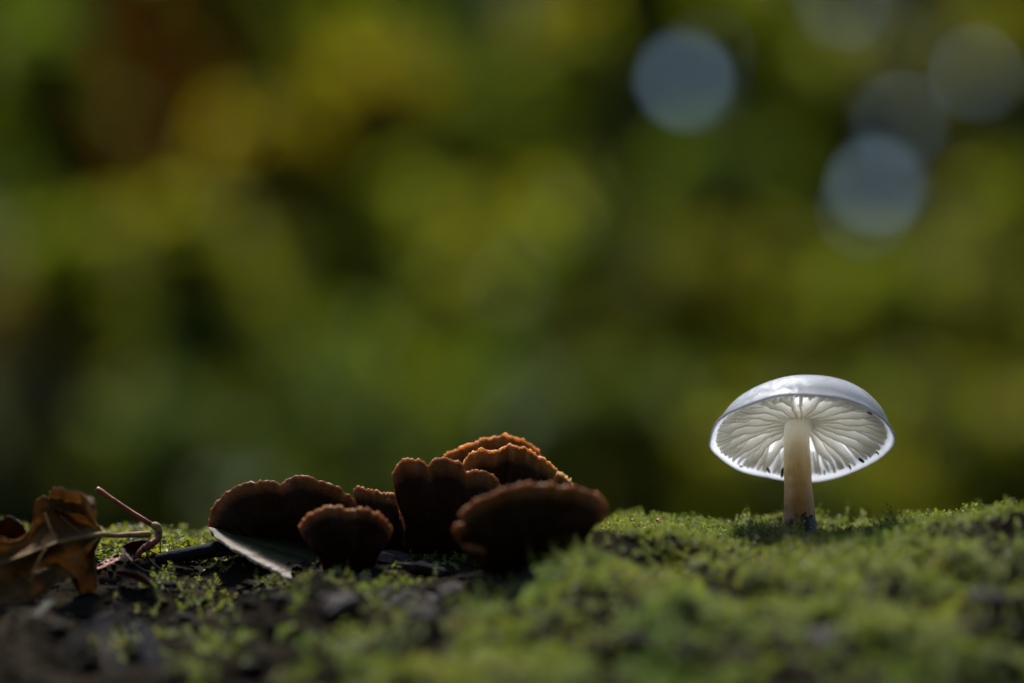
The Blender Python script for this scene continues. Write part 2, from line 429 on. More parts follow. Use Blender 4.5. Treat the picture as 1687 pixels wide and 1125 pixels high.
# ------------------------------------------------------------------ the white mushroom
def mat_cap():
    m, n, out = new_mat('white_cap')
    f = noise(n, 120, 5, .6)
    c = ramp(n, f, [(.3, (.95, .95, .97)), (.7, (.975, .975, .98))])
    d = N(n, 'ShaderNodeBsdfDiffuse'); t = N(n, 'ShaderNodeBsdfTranslucent'); g = N(n, 'ShaderNodeBsdfGlossy', Roughness=.22, Color=(.30, .31, .34, 1))
    n.links.new(c, d.inputs[0]); n.links.new(mixc(n, 1.0, c, (.972, .982, .995), 'MULTIPLY'), t.inputs[0])
    b = bump(n, noise(n, 520, 5, .7, dist=1.0), .45, .0005)
    n.links.new(b, g.inputs['Normal']); n.links.new(b, d.inputs['Normal'])
    x = N(n, 'ShaderNodeMixShader', Fac=.88); n.links.new(d.outputs[0], x.inputs[1]); n.links.new(t.outputs[0], x.inputs[2])
    fr = N(n, 'ShaderNodeFresnel', IOR=1.36); n.links.new(b, fr.inputs['Normal'])
    y = N(n, 'ShaderNodeMixShader'); n.links.new(fr.outputs[0], y.inputs[0]); n.links.new(x.outputs[0], y.inputs[1]); n.links.new(g.outputs[0], y.inputs[2])
    n.links.new(y.outputs[0], out.inputs[0])
    return m
def mat_gill():
    m, n, out = new_mat('cream_gill')
    f = noise(n, 300, 3, .5)
    c = ramp(n, f, [(.3, (.97, .955, .915)), (.7, (.99, .98, .955))])
    d = N(n, 'ShaderNodeBsdfDiffuse'); t = N(n, 'ShaderNodeBsdfTranslucent')
    n.links.new(c, d.inputs[0]); n.links.new(c, t.inputs[0])
    x = N(n, 'ShaderNodeMixShader', Fac=.5); n.links.new(d.outputs[0], x.inputs[1]); n.links.new(t.outputs[0], x.inputs[2])
    n.links.new(x.outputs[0], out.inputs[0])
    return m
def mat_stem():
    m, n, out = new_mat('cream_to_brown_stem')
    p = N(n, 'ShaderNodeBsdfPrincipled', Roughness=.5); p.inputs['Specular IOR Level'].default_value = .4
    a = attr(n, 'st'); sp = N(n, 'ShaderNodeSeparateXYZ'); n.links.new(a.outputs['Vector'], sp.inputs[0])
    tc = n.nodes.new('ShaderNodeTexCoord'); mp = N(n, 'ShaderNodeMapping', Scale=(1, 1, .12)); n.links.new(tc.outputs['Object'], mp.inputs[0])
    fib = noise(n, 900, 4, .6, mp.outputs[0])
    ad = N(n, 'ShaderNodeMath', _operation='MULTIPLY_ADD'); n.links.new(fib, ad.inputs[0]); ad.inputs[1].default_value = .22; n.links.new(sp.outputs[1], ad.inputs[2])
    c = ramp(n, ad.outputs[0], [(.10, (.13, .06, .014)), (.36, (.32, .165, .042)), (.64, (.54, .35, .12)), (.90, (.82, .74, .54)), (1.0, (.90, .86, .76))])
    dk = noise(n, 330, 5, .65)
    mul = N(n, 'ShaderNodeMath', _operation='SUBTRACT'); n.links.new(dk, mul.inputs[0]); n.links.new(sp.outputs[1], mul.inputs[1])
    k = ramp(n, mul.outputs[0], [(.36, (0, 0, 0)), (.46, (1, 1, 1))])
    c = mixc(n, k, c, (.016, .010, .007))
    n.links.new(c, p.inputs['Base Color'])
    p.inputs['Subsurface Weight'].default_value = .5; p.inputs['Subsurface Radius'].default_value = (.0025, .0014, .0007); p.inputs['Subsurface Scale'].default_value = .6
    n.links.new(bump(n, fib, .45, .0006), p.inputs['Normal'])
    n.links.new(p.outputs[0], out.inputs[0])
    return m
M_cap, M_gill, M_stem = mat_cap(), mat_gill(), mat_stem()

def build_mushroom():
    foot = PX(1317, 872, 0.0)
    root = empty('white_mushroom', foot)
    tag(root, 'small white mushroom with glowing translucent cap, open gills and tan stem on moss', 'mushroom')
    C0 = PX(1320, 722, 0.1)
    M = Matrix.Rotation(R(1.0), 3, 'Y') @ Matrix.Rotation(R(-27), 3, 'X')
    Mn = np.array(M)
    cap = bpy.data.objects.new('cap', None)
    a, H = 1.485, .86
    # profile: dome, rounded margin, concave underside
    t = np.linspace(0.02, np.pi / 2 - .16, 30)
    pr = [(1.385 * np.sin(q) ** .98 / np.sin(t[-1]) ** .98, H * np.cos(q) ** .95) for q in t]
    pr += [(1.415, .085), (1.45, .045), (1.478, .012), (1.488, -.012), (1.478, -.03), (1.455, -.03), (1.43, -.015), (1.40, .012)]
    us = [(1.34, .07), (1.2, .20), (1.0, .32), (.8, .40), (.6, .455), (.4, .49), (.2, .505), (.02, .51)]
    pr = np.array(pr + us); m = len(pr); n = 128
    ph = np.linspace(0, 2 * np.pi, n, endpoint=False)[:, None]
    rr = pr[None, :, 0]; zz = pr[None, :, 1] + 0 * ph
    k = (rr / a) ** 4
    wob = 1 + .014 * k * (np.sin(2 * ph + .6) + .6 * np.sin(5 * ph + 1.3) + .35 * np.sin(9 * ph)) + 0.006 * fbm(np.cos(ph) * 3, np.sin(ph) * 3, zz * 3, 3)
    zz = zz + .022 * k * (np.sin(3 * ph + .4) + .5 * np.sin(7 * ph + 2))
    X = rr * wob * np.cos(ph); Y = rr * wob * np.sin(ph)
    dome = (np.arange(m) < 30)[None]
    X = X + .13 * np.where(dome, (pr[None, :, 1] / H), 0)
    V = np.stack([X, Y, zz], -1).reshape(-1, 3)
    F = grid_faces(n, m, 0, True)
    e = len(V); V = np.vstack([V, [[.13, 0, H]], [[0, 0, .51]]])
    kk = np.arange(n)
    F3 = np.vstack([np.stack([np.full(n, e), kk * m, ((kk + 1) % n) * m], -1), np.stack([np.full(n, e + 1), ((kk + 1) % n) * m + m - 1, kk * m + m - 1], -1)])
    cap = obj('cap', mesh('cap', V, [F[:, ::-1], F3], M_cap), root)
    Mw = M.to_4x4(); Mw.translation = Vector((C0 - foot) * S); cap.matrix_local = Mw
    # gills: plates under the cap, six long and five short shapes turned round the axis
    def under(r): return np.interp(r, [.02, .2, .4, .6, .8, 1.0, 1.2, 1.34, 1.40, 1.43], [.51, .505, .49, .455, .40, .32, .20, .07, .012, -.01])
    def gill(r0, r1, depth, seed):
        q = np.random.default_rng(seed); k = 26
        r = np.linspace(r0, r1, k); u = (r - r0) / (r1 - r0)
        low_full = np.interp(r, [.18, .3, .6, .9, 1.15, 1.3, 1.41], [.235, .225, .18, .125, .06, .02, .004])
        if depth < 1: low = under(r) - (under(r) - low_full) * depth * np.sin(np.pi * np.clip(u * .75 + .02, 0, 1)) ** .8
        else: low = low_full
        low = low + .012 * np.sin(r * 11 + q.uniform(0, 6)) + .006 * np.sin(r * 29 + q.uniform(0, 6))
        low = np.minimum(low, under(r) - .004)
        top = under(r) + .03
        wav = (.035 * np.sin(r * 4.2 + q.uniform(0, 6)) + .018 * np.sin(r * 9 + q.uniform(0, 6))) * np.clip((r - .2) * 2, 0, 1)
        w = .020 + .006 * np.sin(r * 7 + q.uniform(0, 6))
        rows = []
        for (o, f) in ((-1.5, 1), (-1.1, .5), (-.8, .12), (0, 0), (.8, .12), (1.1, .5), (1.5, 1)):
            z = low + (top - low) * f
            rows.append(np.stack([r, wav * (1 - .5 * f) + w * o, z], -1))
        V = np.stack(rows, 1).reshape(-1, 3)
        F = grid_faces(k, 7); c = []
        for b in (0, (k - 1) * 7): c.append([b + j for j in range(7)])
        c[0] = c[0][::-1]
        tops = np.stack([np.arange(k - 1) * 7, np.arange(1, k) * 7, np.arange(1, k) * 7 + 6, np.arange(k - 1) * 7 + 6], -1)[:, ::-1]
        return mesh('gill', V, [F, tops, np.array(c)], M_gill)
    longs = [gill(.17, 1.375, 1, s) for s in range(6)]
    shorts = [gill(.62 + .07 * s, 1.375, .85, 20 + s) for s in range(4)]; tiny = [gill(1.0 + .05 * s, 1.375, .8, 40 + s) for s in range(3)]
    nl = 23
    for i in range(nl * 4):
        if i % 4 == 0: me = longs[(i // 4) * 5 % 6]
        elif i % 4 == 2: me = shorts[(i // 4) * 3 % 4]
        elif (i // 4) % 3 == 2 and i % 4 == 3: continue
        else: me = tiny[i % 3]
        g = obj('gill', me, cap); g.rotation_euler = (0, 0, 2 * math.pi * (i + random.uniform(-.22, .22)) / (nl * 4))
    # stem
    top = C0 + Mn @ np.array([0, 0, .40])
    P = np.array([foot + [0.02, .03, -.55], foot + [.0, 0, 0], PX(1316, 820, .02), PX(1313.5, 760, .08), PX(1313, 715, .16), top])
    Pc = spline(P, 60); rad = np.interp(np.linspace(0, 1, 60), [0, .25, .32, .5, .68, .86, .93, 1], [.30, .275, .255, .228, .212, .205, .215, .25])
    V, Fs = tube(Pc, rad, 40, None, .035, 4)
    zt = np.clip((V[:, 2] - foot[2]) / (top[2] - foot[2]), 0, 1)
    part('stem', V, Fs, M_stem, root, foot, uv2=np.stack([zt * 0, zt], -1))
    # tiny black insects on the gills, crumbs at the foot
    nz = Mn @ np.array([0, 0, 1.0])
    def on_rim_plane(px, py):
        q = PX(px, py, 0.0); d = q - CAM
        k = np.dot(C0 - CAM, nz) / np.dot(d, nz); return CAM + d * k
    specks = [(1433, 679, .5, .045, 'black springtail on the right upper edge of the white gills'), (1419, 757, .6, .055, 'black springtail on the lower right gills of the white cap'),
              (1266, 773, 1.1, .05, 'black springtail on the lower left gills of the white cap'), (1289, 777, 1.7, .075, 'long black springtail on the gill edge touching the stem'),
              (1221, 767, .4, .03, 'tiny dark grain on the left margin of the white cap'), (1358, 777, 1.5, .035, 'tiny dark grain on the far margin just right of the stem'),
              (1400, 768, 1.2, .04, 'dark grain between stem and lower right springtail on the cap margin'), (1446, 745, .9, .03, 'tiny dark grain on the right margin of the white cap')]
    for (px, py, ang, L, lab) in specks:
        c = on_rim_plane(px, py)
        c = c - nz * .015
        d = np.array([math.cos(ang), .15, -math.sin(ang)])
        q = np.linspace(-1, 1, 9)
        V, Fs = tube(c + d * L * q[:, None] + np.array([0, 0, .004]) * np.sin(q * 5)[:, None], L * np.array([.2, .36, .42, .45, .5, .46, .36, .4, .25]), 8)
        o = obj('springtail' if 'springtail' in lab else 'dark_grain', mesh('springtail', V - c, Fs, M_black)); o.location = Vector(c * S)
        tag(o, lab, 'insect' if 'springtail' in lab else 'grain')
    for i in range(9):
        ang = random.uniform(-2.6, .5); h = abs(random.gauss(0, .16))
        c = foot + np.array([math.cos(ang) * .27, math.sin(ang) * .27, -.02 + h]); r = random.uniform(.014, .034)
        V = IV * (1 + rng.normal(0, .25, (12, 1))) * r * np.array([1, .7, 1])
        o = obj('soil_grain', mesh('soil_grain', V, IF, M_black)); o.location = Vector(c * S)
        tag(o, 'black soil grain sticking to the foot of the white mushroom stem', 'grain', 'soil grains on the mushroom foot')
build_mushroom()

# ------------------------------------------------------------------ brown bracket fungi
def mat_bracket(name, base, glow=(.0007, .00022, .00007), light=1.0):
    m, n, out = new_mat(name)
    p = N(n, 'ShaderNodeBsdfPrincipled', Roughness=.8); p.inputs['Specular IOR Level'].default_value = .15
    f = noise(n, 420, 5, .65)
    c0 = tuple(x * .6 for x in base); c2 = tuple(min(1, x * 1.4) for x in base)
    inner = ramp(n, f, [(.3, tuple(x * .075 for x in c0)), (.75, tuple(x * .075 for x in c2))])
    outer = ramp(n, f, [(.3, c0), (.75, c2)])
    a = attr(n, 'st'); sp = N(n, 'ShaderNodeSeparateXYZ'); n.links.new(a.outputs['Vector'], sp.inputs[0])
    c = mixc(n, ramp(n, sp.outputs[1], [(.84, (0, 0, 0)), (1.0, (1, 1, 1))]), inner, outer)   # paler growing edge; inner face darkened in the colour to act as shade
    n.links.new(c, p.inputs['Base Color'])
    p.inputs['Subsurface Weight'].default_value = .9
    p.inputs['Subsurface Radius'].default_value = glow; p.inputs['Subsurface Scale'].default_value = 1.0
    pores = N(n, 'ShaderNodeTexVoronoi', Scale=2600.0); tc = n.nodes.new('ShaderNodeTexCoord'); n.links.new(tc.outputs['Object'], pores.inputs['Vector'])
    n.links.new(bump(n, pores.outputs['Distance'], .5, .0003), p.inputs['Normal'])
    n.links.new(p.outputs[0], out.inputs[0])
    return m
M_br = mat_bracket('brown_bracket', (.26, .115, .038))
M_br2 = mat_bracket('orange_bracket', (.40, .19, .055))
M_margin = leaf_material('bracket_margin', .6, .02)
def mat_zoned():
    m, n, out = new_mat('pale_zoned_bracket')
    p = N(n, 'ShaderNodeBsdfPrincipled', Roughness=.7); p.inputs['Specular IOR Level'].default_value = .06
    a = attr(n, 'st'); sp = N(n, 'ShaderNodeSeparateXYZ'); n.links.new(a.outputs['Vector'], sp.inputs[0])
    f = noise(n, 300, 4, .6)
    ad = N(n, 'ShaderNodeMath', _operation='MULTIPLY_ADD'); n.links.new(f, ad.inputs[0]); ad.inputs[1].default_value = .25; n.links.new(sp.outputs[1], ad.inputs[2])
    c = ramp(n, ad.outputs[0], [(.25, (.014, .016, .005)), (.5, (.055, .058, .020)), (.58, (.028, .030, .012)), (.78, (.095, .09, .042)), (.86, (.06, .058, .03)), (.96, (.20, .17, .13)), (1.0, (.42, .36, .30))])
    n.links.new(c, p.inputs['Base Color'])
    mp = N(n, 'ShaderNodeMapping', Scale=(16, 90, 1)); n.links.new(a.outputs['Vector'], mp.inputs[0])
    n.links.new(bump(n, noise(n, 1, 3, .6, mp.outputs[0]), 1.0, .0012), p.inputs['Normal'])
    n.links.new(p.outputs[0], out.inputs[0])
    return m
M_zoned = mat_zoned()
BG = 'brown bracket fungi crowded on the log'
def bracket(label, outline, basel, baser, y0, lean, mat=M_br, thick=.34, jag=5, seed=0, rimcol=(.42, .20, .06), ripple=.12, bow=.25, rimw=.9):
    """outline: photo pixels from left foot over the rim to the right foot; basel/baser: foot line"""
    o = np.array(outline, float)
    u = np.linspace(0, 1, len(o))
    B = np.c_[o, y0 - lean - bow * np.sin(np.pi * u)]
    A = np.c_[np.linspace(basel[0], baser[0], len(o)), np.linspace(basel[1], baser[1], len(o)), np.full(len(o), y0)]
    n, m = 150, 26
    th = lambda s, t: .035 + thick * (1 - t) ** .75
    bl = lambda s, t: ripple * t * fbm(s * 9, t * 2, 0, seed, 2) - .22 * np.sin(np.pi * t) + .02 * fbm(s * 40, t * 9, 0, seed + 3, 2)
    V, F, st = loft(A, B, n, m, th, (0, .9, .44), bl, jag, seed, .8)
    base = (PX(*A[0]) + PX(*A[-1])) / 2
    root = empty('bracket_fungus', base)
    tag(root, label, 'fungus', BG)
    part('fan', V, F, mat, root, base, uv2=st)
    # the thin growing margin: a fringed rolled lip along the rim
    N0 = n * m
    rim = (V[:N0].reshape(n, m, 3)[:, -1] + V[N0:].reshape(n, m, 3)[:, -1]) / 2
    inn = V[:N0].reshape(n, m, 3)[:, -3]
    d = rim - inn; d /= np.linalg.norm(d, axis=1)[:, None]
    r0 = .028 * rimw * (1 + .5 * fbm(np.arange(n) * .6, 0, 0, seed + 9, 2))
    sides = 8; ph = np.linspace(0, 2 * np.pi, sides, endpoint=False)
    side = np.array([0, .9, .44])
    Vr = rim[:, None] + r0[:, None, None] * (np.cos(ph)[None, :, None] * d[:, None] * 1.1 + np.sin(ph)[None, :, None] * side)
    Vr = Vr.reshape(-1, 3)
    i = np.arange(n - 1)[:, None]; j = np.arange(sides)[None]
    Fr = np.stack([i * sides + j, i * sides + (j + 1) % sides, (i + 1) * sides + (j + 1) % sides, (i + 1) * sides + j], -1).reshape(-1, 4)
    caps = np.array([list(range(sides))[::-1], [(n - 1) * sides + k for k in range(sides)]])
    cc = np.array(rimcol) * (1 + .25 * rng.normal(0, 1, (len(Vr), 1)).clip(-1.5, 1.5))
    part('margin', Vr, [Fr, caps], M_margin, root, base, col=cc)
    return root, base
# left, double-lobed with the pale lower lobe
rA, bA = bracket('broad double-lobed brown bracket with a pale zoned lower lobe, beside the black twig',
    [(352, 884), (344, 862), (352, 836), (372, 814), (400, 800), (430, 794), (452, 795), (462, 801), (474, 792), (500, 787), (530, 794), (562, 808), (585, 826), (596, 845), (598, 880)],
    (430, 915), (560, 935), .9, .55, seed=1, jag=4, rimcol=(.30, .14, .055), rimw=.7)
A = [(400, 880, .5), (440, 886, .35), (480, 892, .3), (520, 900, .3), (560, 915, .3)]
B = [(344, 868, -.15), (364, 890, -.5), (405, 915, -.8), (450, 940, -1.0), (500, 962, -1.1)]
V, F, st = loft(A, B, 80, 22, lambda s, t: .05 + .18 * (1 - t), (0, .45, -.89), lambda s, t: .12 * np.sin(np.pi * t) + .03 * fbm(s * 16, t * 3, 0, 5, 2), 4, 33)
lo = part('lower_lobe', V, F, M_zoned, rA, bA, uv2=st); lo['label'] = 'pale greenish grey zoned lower lobe'
bracket('small lumpy brown bracket standing in front of the double-lobed one', 
    [(520, 905), (500, 885), (494, 866), (508, 852), (530, 840), (552, 837), (572, 841), (600, 840), (622, 849), (640, 864), (644, 882), (630, 905)],
    (535, 948), (610, 952), -1.0, .5, seed=2, jag=4)
bracket('narrow pointed brown bracket between the double-lobed and the tall lobed bracket',
    [(592, 860), (586, 835), (583, 806), (600, 807), (625, 812), (655, 818), (690, 830), (705, 870)],
    (605, 935), (700, 935), .5, .4, seed=3, jag=3)
bracket('tall three-lobed brown bracket in the middle of the cluster',
    [(668, 870), (652, 820), (647, 785), (654, 768), (675, 759), (693, 760), (706, 768), (718, 760), (740, 759), (760, 767), (768, 782), (780, 778), (800, 779), (816, 790), (826, 812), (822, 850)],
    (660, 945), (800, 945), .4, .7, seed=4, jag=4)
bracket('orange-brown scalloped bracket with a bright thin edge above the large dark one',
    [(780, 815), (766, 782), (764, 765), (774, 752), (795, 744), (812, 746), (830, 737), (850, 737), (872, 744), (895, 757), (912, 768), (917, 778), (908, 790), (900, 815)],
    (775, 915), (880, 915), .9, .8, mat=M_br2, seed=5, jag=5, rimcol=(.75, .45, .16))
bracket('curved orange-brown bracket forming the top of the cluster behind the scalloped one',
    [(735, 790), (730, 758), (745, 745), (775, 733), (805, 723), (835, 719), (860, 726), (882, 740), (896, 765), (895, 800)],
    (745, 900), (885, 900), 2.0, .7, mat=M_br2, seed=6, jag=4, rimcol=(.75, .42, .15))
bracket('small pale-edged bracket tip showing beside the scalloped one',
    [(885, 830), (898, 795), (915, 781), (930, 786), (943, 800), (945, 830)], (895, 875), (940, 872), 1.6, .3, mat=M_br2, seed=7, jag=3, thick=.2, rimcol=(.8, .6, .35))
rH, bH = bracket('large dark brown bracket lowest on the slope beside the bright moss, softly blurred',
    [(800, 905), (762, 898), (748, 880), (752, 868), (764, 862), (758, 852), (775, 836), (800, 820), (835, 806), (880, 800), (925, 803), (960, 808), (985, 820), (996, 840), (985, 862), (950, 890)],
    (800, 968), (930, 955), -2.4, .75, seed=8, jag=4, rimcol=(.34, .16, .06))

V, F, st = loft([(972, 818, -2.9), (986, 836, -2.9), (980, 862, -2.8)], [(984, 812, -3.2), (1003, 838, -3.1), (992, 862, -2.9)], 40, 12, lambda s, t: .04 + .08 * (1 - t), (0, .9, .44), lambda s, t: .1 * np.sin(np.pi * t), 2, 71)
part('folded_edge', V, F, M_br2, rH, bH, uv2=st)

# ------------------------------------------------------------------ dead oak leaf and litter on the left
def mat_deadleaf(name, c0, c1, c2, trans=.45):
    m, n, out = new_mat(name)
    f = noise(n, 160, 6, .65, dist=.5)
    c = ramp(n, f, [(.3, c0), (.52, c1), (.72, c2)])
    a = attr(n, 'st'); mp = N(n, 'ShaderNodeMapping', Scale=(9, 3, 1)); n.links.new(a.outputs['Vector'], mp.inputs[0])
    wv = N(n, 'ShaderNodeTexWave', Scale=2.2, Distortion=2.0, Detail=2.0); n.links.new(mp.outputs[0], wv.inputs['Vector'])
    d = N(n, 'ShaderNodeBsdfPrincipled', Roughness=.42); d.inputs['Specular IOR Level'].default_value = .12
    t = N(n, 'ShaderNodeBsdfTranslucent')
    gm = N(n, 'ShaderNodeGamma', Gamma=.78); n.links.new(c, gm.inputs[0])
    n.links.new(c, d.inputs['Base Color']); n.links.new(gm.outputs[0], t.inputs[0])
    hh = N(n, 'ShaderNodeMath', _operation='ADD'); n.links.new(wv.outputs['Fac'], hh.inputs[0]); n.links.new(noise(n, 500, 4, .6), hh.inputs[1])
    b = bump(n, hh.outputs[0], .5, .0006); n.links.new(b, d.inputs['Normal'])
    x = N(n, 'ShaderNodeMixShader', Fac=trans); n.links.new(d.outputs[0], x.inputs[1]); n.links.new(t.outputs[0], x.inputs[2])
    n.links.new(x.outputs[0], out.inputs[0])
    return m
M_oak = mat_deadleaf('dead_oak_leaf', (.06, .030, .009), (.165, .088, .027), (.33, .19, .068), .5)
M_oakred = mat_deadleaf('dark_dead_leaf', (.02, .008, .005), (.06, .02, .010), (.11, .05, .025), .3)
M_palefrag = mat_deadleaf('pale_leaf_scrap', (.02, .02, .010), (.04, .04, .02), (.06, .06, .04), .2)
M_vein = simple('leaf_vein', [(.3, (.12, .07, .025)), (.7, (.22, .15, .06))], 400, .6, .2, .0002, .05)

def build_oak():
    base = PX(172, 880, -1.0)
    root = empty('dead_oak_leaf', PX(90, 985, -1.6))
    b0 = PX(90, 985, -1.6)
    tag(root, 'crumpled brown oak leaf with curled lobes and pale stalk lying at the log edge', 'leaf')
    up = [(172, 879, -1.0), (160, 866, -1.05), (150, 846, -1.2), (120, 826, -1.3), (92, 822, -1.3), (70, 819, -1.4), (55, 832, -1.5), (54, 858, -1.6), (40, 880, -1.8), (10, 888, -2.1), (-25, 880, -2.3), (-60, 905, -2.5), (-95, 940, -2.6)]
    mid = [(172, 880, -1.0), (140, 884, -1.5), (105, 892, -1.75), (75, 903, -1.9), (45, 914, -2.05), (10, 926, -2.2), (-30, 938, -2.4), (-95, 945, -2.6)]
    lw = [(172, 881, -1.0), (162, 898, -1.25), (158, 920, -1.3), (158, 960, -1.45), (150, 988, -1.5), (134, 988, -1.55), (130, 955, -1.6), (108, 958, -1.9), (80, 975, -2.1), (45, 995, -2.3), (5, 1008, -2.5), (-40, 1000, -2.6), (-95, 950, -2.65)]
    cr = lambda s, t: .16 * t * fbm(s * 7, t * 2.2, 0, 91, 2) + .03 * fbm(s * 26, t * 8, 0, 95, 2) + .22 * np.sin(np.pi * t) * np.sin(np.pi * s)
    for nm, edge, sd in (('blade_half', up, 1), ('blade_half', lw, 2)):
        V, F, st = loft(mid, edge, 110, 30, lambda s, t: .022 + 0 * s * t, (0, .97, .2), cr, 6, 200 + sd)
        if sd == 2:     # a torn slit in the lower half
            q = V[:, :]; c = PX(58, 942, -2.2)
            fc = V[F].mean(1); dx = fc[:, 0] - c[0]; dz = fc[:, 2] - c[2]
            uu = dx * .93 + dz * .36; vv = -dx * .36 + dz * .93
            F = F[~((uu / .13) ** 2 + (vv / .03) ** 2 < 1)]
        part(nm, V, F, M_oak, root, b0, uv2=st)
    # curled lobe at the top: a rolled cup with lit edges
    A = [(84, 836, -1.35), (100, 842, -1.45), (120, 846, -1.5), (140, 850, -1.4), (152, 858, -1.2)]
    B = [(80, 812, -1.2), (92, 802, -1.6), (112, 809, -1.9), (134, 813, -1.85), (153, 826, -1.5)]
    V, F, st = loft(A, B, 70, 22, lambda s, t: .02 + 0 * s * t, (0, .95, .3), lambda s, t: .35 * np.sin(np.pi * t) + .10 * fbm(s * 8, t * 3, 0, 301, 2), 5, 303)
    part('curled_lobe', V, F, M_oak, root, b0, uv2=st)
    A = [(132, 816, -1.6), (136, 830, -1.6), (142, 848, -1.5), (146, 860, -1.3)]
    B = [(152, 819, -1.9), (156, 832, -2.0), (157, 850, -1.95), (154, 861, -1.6)]
    V, F, st = loft(A, B, 50, 16, lambda s, t: .02 + 0 * s * t, (.3, .9, .3), lambda s, t: -.25 * np.sin(np.pi * t), 3, 305)
    part('curled_lobe', V, F, M_oak, root, b0, uv2=st)
    # veins and stalk
    def ribbon(name, P, r, mat=M_vein):
        W = np.array([PX(*p) for p in P]); V, Fs = tube(W, r, 8, 30, .08, 7); part(name, V, Fs, mat, root, b0)
    ribbon('midrib', [(172, 880, -1.06), (140, 884, -1.52), (105, 892, -1.72), (75, 903, -1.85), (45, 914, -2.0), (10, 926, -2.15), (-30, 938, -2.4)], [.05, .04, .03, .02])
    ribbon('side_vein', [(168, 882, -1.1), (150, 896, -1.5), (132, 912, -1.62), (115, 930, -1.75)], [.02, .014, .008])
    ribbon('side_vein', [(140, 883, -1.55), (120, 868, -1.65), (100, 850, -1.55)], [.016, .012, .007])
    ribbon('side_vein', [(100, 894, -1.78), (85, 875, -1.8), (74, 845, -1.65)], [.015, .011, .007])
    ribbon('side_vein', [(75, 904, -1.95), (60, 930, -2.1), (48, 960, -2.25)], [.015, .011, .007])
    ribbon('stalk', [(170, 880, -1.05), (190, 882, -.8), (215, 881, -.5), (246, 880, -.2)], [.05, .038, .045, .055])
build_oak()

def litter(name, label, cat, A, B, mat, th=.02, back=(0, .95, .3), bulge=.1, seed=0, jag=3, group=None):
    V, F, st = loft(A, B, 48, 18, lambda s, t: th + 0 * s * t, back, lambda s, t: bulge * np.sin(np.pi * t) + .06 * fbm(s * 6, t * 3, 0, seed, 2), jag, seed)
    c = V.mean(0); c[2] = V[:, 2].min()
    o = obj(name, mesh(name, V - c, F, mat, uv2=st)); o.location = Vector(c * S)
    return tag(o, label, cat, group)
litter('leaf_scrap', 'dark reddish dead leaf scrap curled up behind the brown oak leaf', 'leaf',
       [(-40, 912, -1.7), (-10, 908, -1.5), (20, 905, -1.4), (46, 898, -1.3)], [(-40, 858, -1.9), (-5, 858, -1.7), (14, 851, -1.5), (34, 862, -1.4), (46, 880, -1.3)], M_oakred, bulge=.3, seed=51)
litter('leaf_scrap', 'pale greenish sliver of leaf in the dark hollow under the brown oak leaf', 'leaf',
       [(38, 1016, -4.0), (60, 1004, -3.9), (92, 976, -3.8)], [(34, 1020, -4.3), (66, 1012, -4.2), (92, 985, -4.0)], M_palefrag, seed=53, jag=1)
litter('leaf_scrap', 'small brown folded husk hanging on the bent red stalk', 'leaf',
       [(206, 897, -.3), (220, 892, -.25), (238, 890, -.2), (246, 893, -.1)], [(196, 902, -.5), (212, 922, -.6), (224, 925, -.5), (240, 905, -.3)], M_oakred, bulge=.15, seed=55)
litter('leaf_scrap', 'curved brown leaf scrap with a bluish edge on the soil below the red stalk', 'leaf',
       [(192, 946, -1.2), (212, 950, -1.2), (236, 962, -1.3), (254, 970, -1.4)], [(192, 938, -1.6), (214, 940, -1.7), (240, 950, -1.8), (256, 968, -1.8)], M_oakred, bulge=.12, seed=57)
litter('leaf_scrap', 'small red-brown leaf scrap beside the leafy moss patch and oak leaf stalk', 'leaf',
       [(158, 932, -.7), (175, 922, -.6), (195, 912, -.5)], [(160, 938, -.9), (180, 930, -.9), (198, 920, -.7)], M_redstalk, seed=59, jag=1)

def stick(name, label, cat, P, r, mat, n=40, rough=.12, seed=0, parent=None, base=None, group=None, sides=12):
    W = np.array([PX(*p) for p in P]); V, Fs = tube(W, r, sides, n, rough, seed)
    if parent is not None: return part(name, V, Fs, mat, parent, base)
    c = V.mean(0); c[2] = V[:, 2].min()
    o = obj(name, mesh(name, V - c, Fs, mat)); o.location = Vector(c * S)
    return tag(o, label, cat, group)
bs = PX(236, 912, -.3)
rs = tag(empty('bent_stalk', bs), 'thin reddish leaf stalk sticking up and bent at a pale knuckle', 'stalk')
stick('stalk', '', '', [(160, 806, .3), (185, 822, .2), (215, 842, .1), (240, 858, 0), (254, 867, 0)], [.055, .038, .036, .04, .045], M_redstalk, parent=rs, base=bs)
stick('knuckle', '', '', [(250, 864, 0), (258, 868, -.02), (262, 877, -.03)], [.045, .075, .06], M_vein, parent=rs, base=bs, n=14)
stick('lower_stalk', '', '', [(261, 872, 0), (260, 886, -.1), (248, 897, -.2), (232, 908, -.3), (215, 930, -.4)], [.06, .06, .07, .045, .02], M_redstalk, parent=rs, base=bs)
stick('fallen_twig', 'straight black wet twig in front of the leafy moss patch', 'twig', [(258, 922, -.4), (285, 917, -.35), (310, 913, -.25), (366, 905, -.1), (400, 903, .1)], [.08, .115, .12, .12, .10], M_blacktwig, seed=3)
stick('fallen_twig', 'blurred blue-grey twig stub lying on the soil down the slope', 'twig', [(212, 1028, -9.0), (232, 1052, -9.6), (252, 1082, -10.3), (274, 1106, -11)], [.04, .075, .075, .04], M_bluebark, seed=5)
stick('fallen_twig', 'thin brown-grey twig standing out of the soil beside the blue-grey stub', 'twig', [(168, 1030, -9.5), (178, 1060, -10), (190, 1106, -10.8)], [.03, .05, .035], M_bark, seed=6)
stick('fallen_twig', 'dark slender twig slanting across the soil under the oak leaf', 'twig', [(100, 1080, -10), (150, 1040, -8.5), (205, 1000, -7)], [.03, .045, .03], M_blacktwig, seed=8)
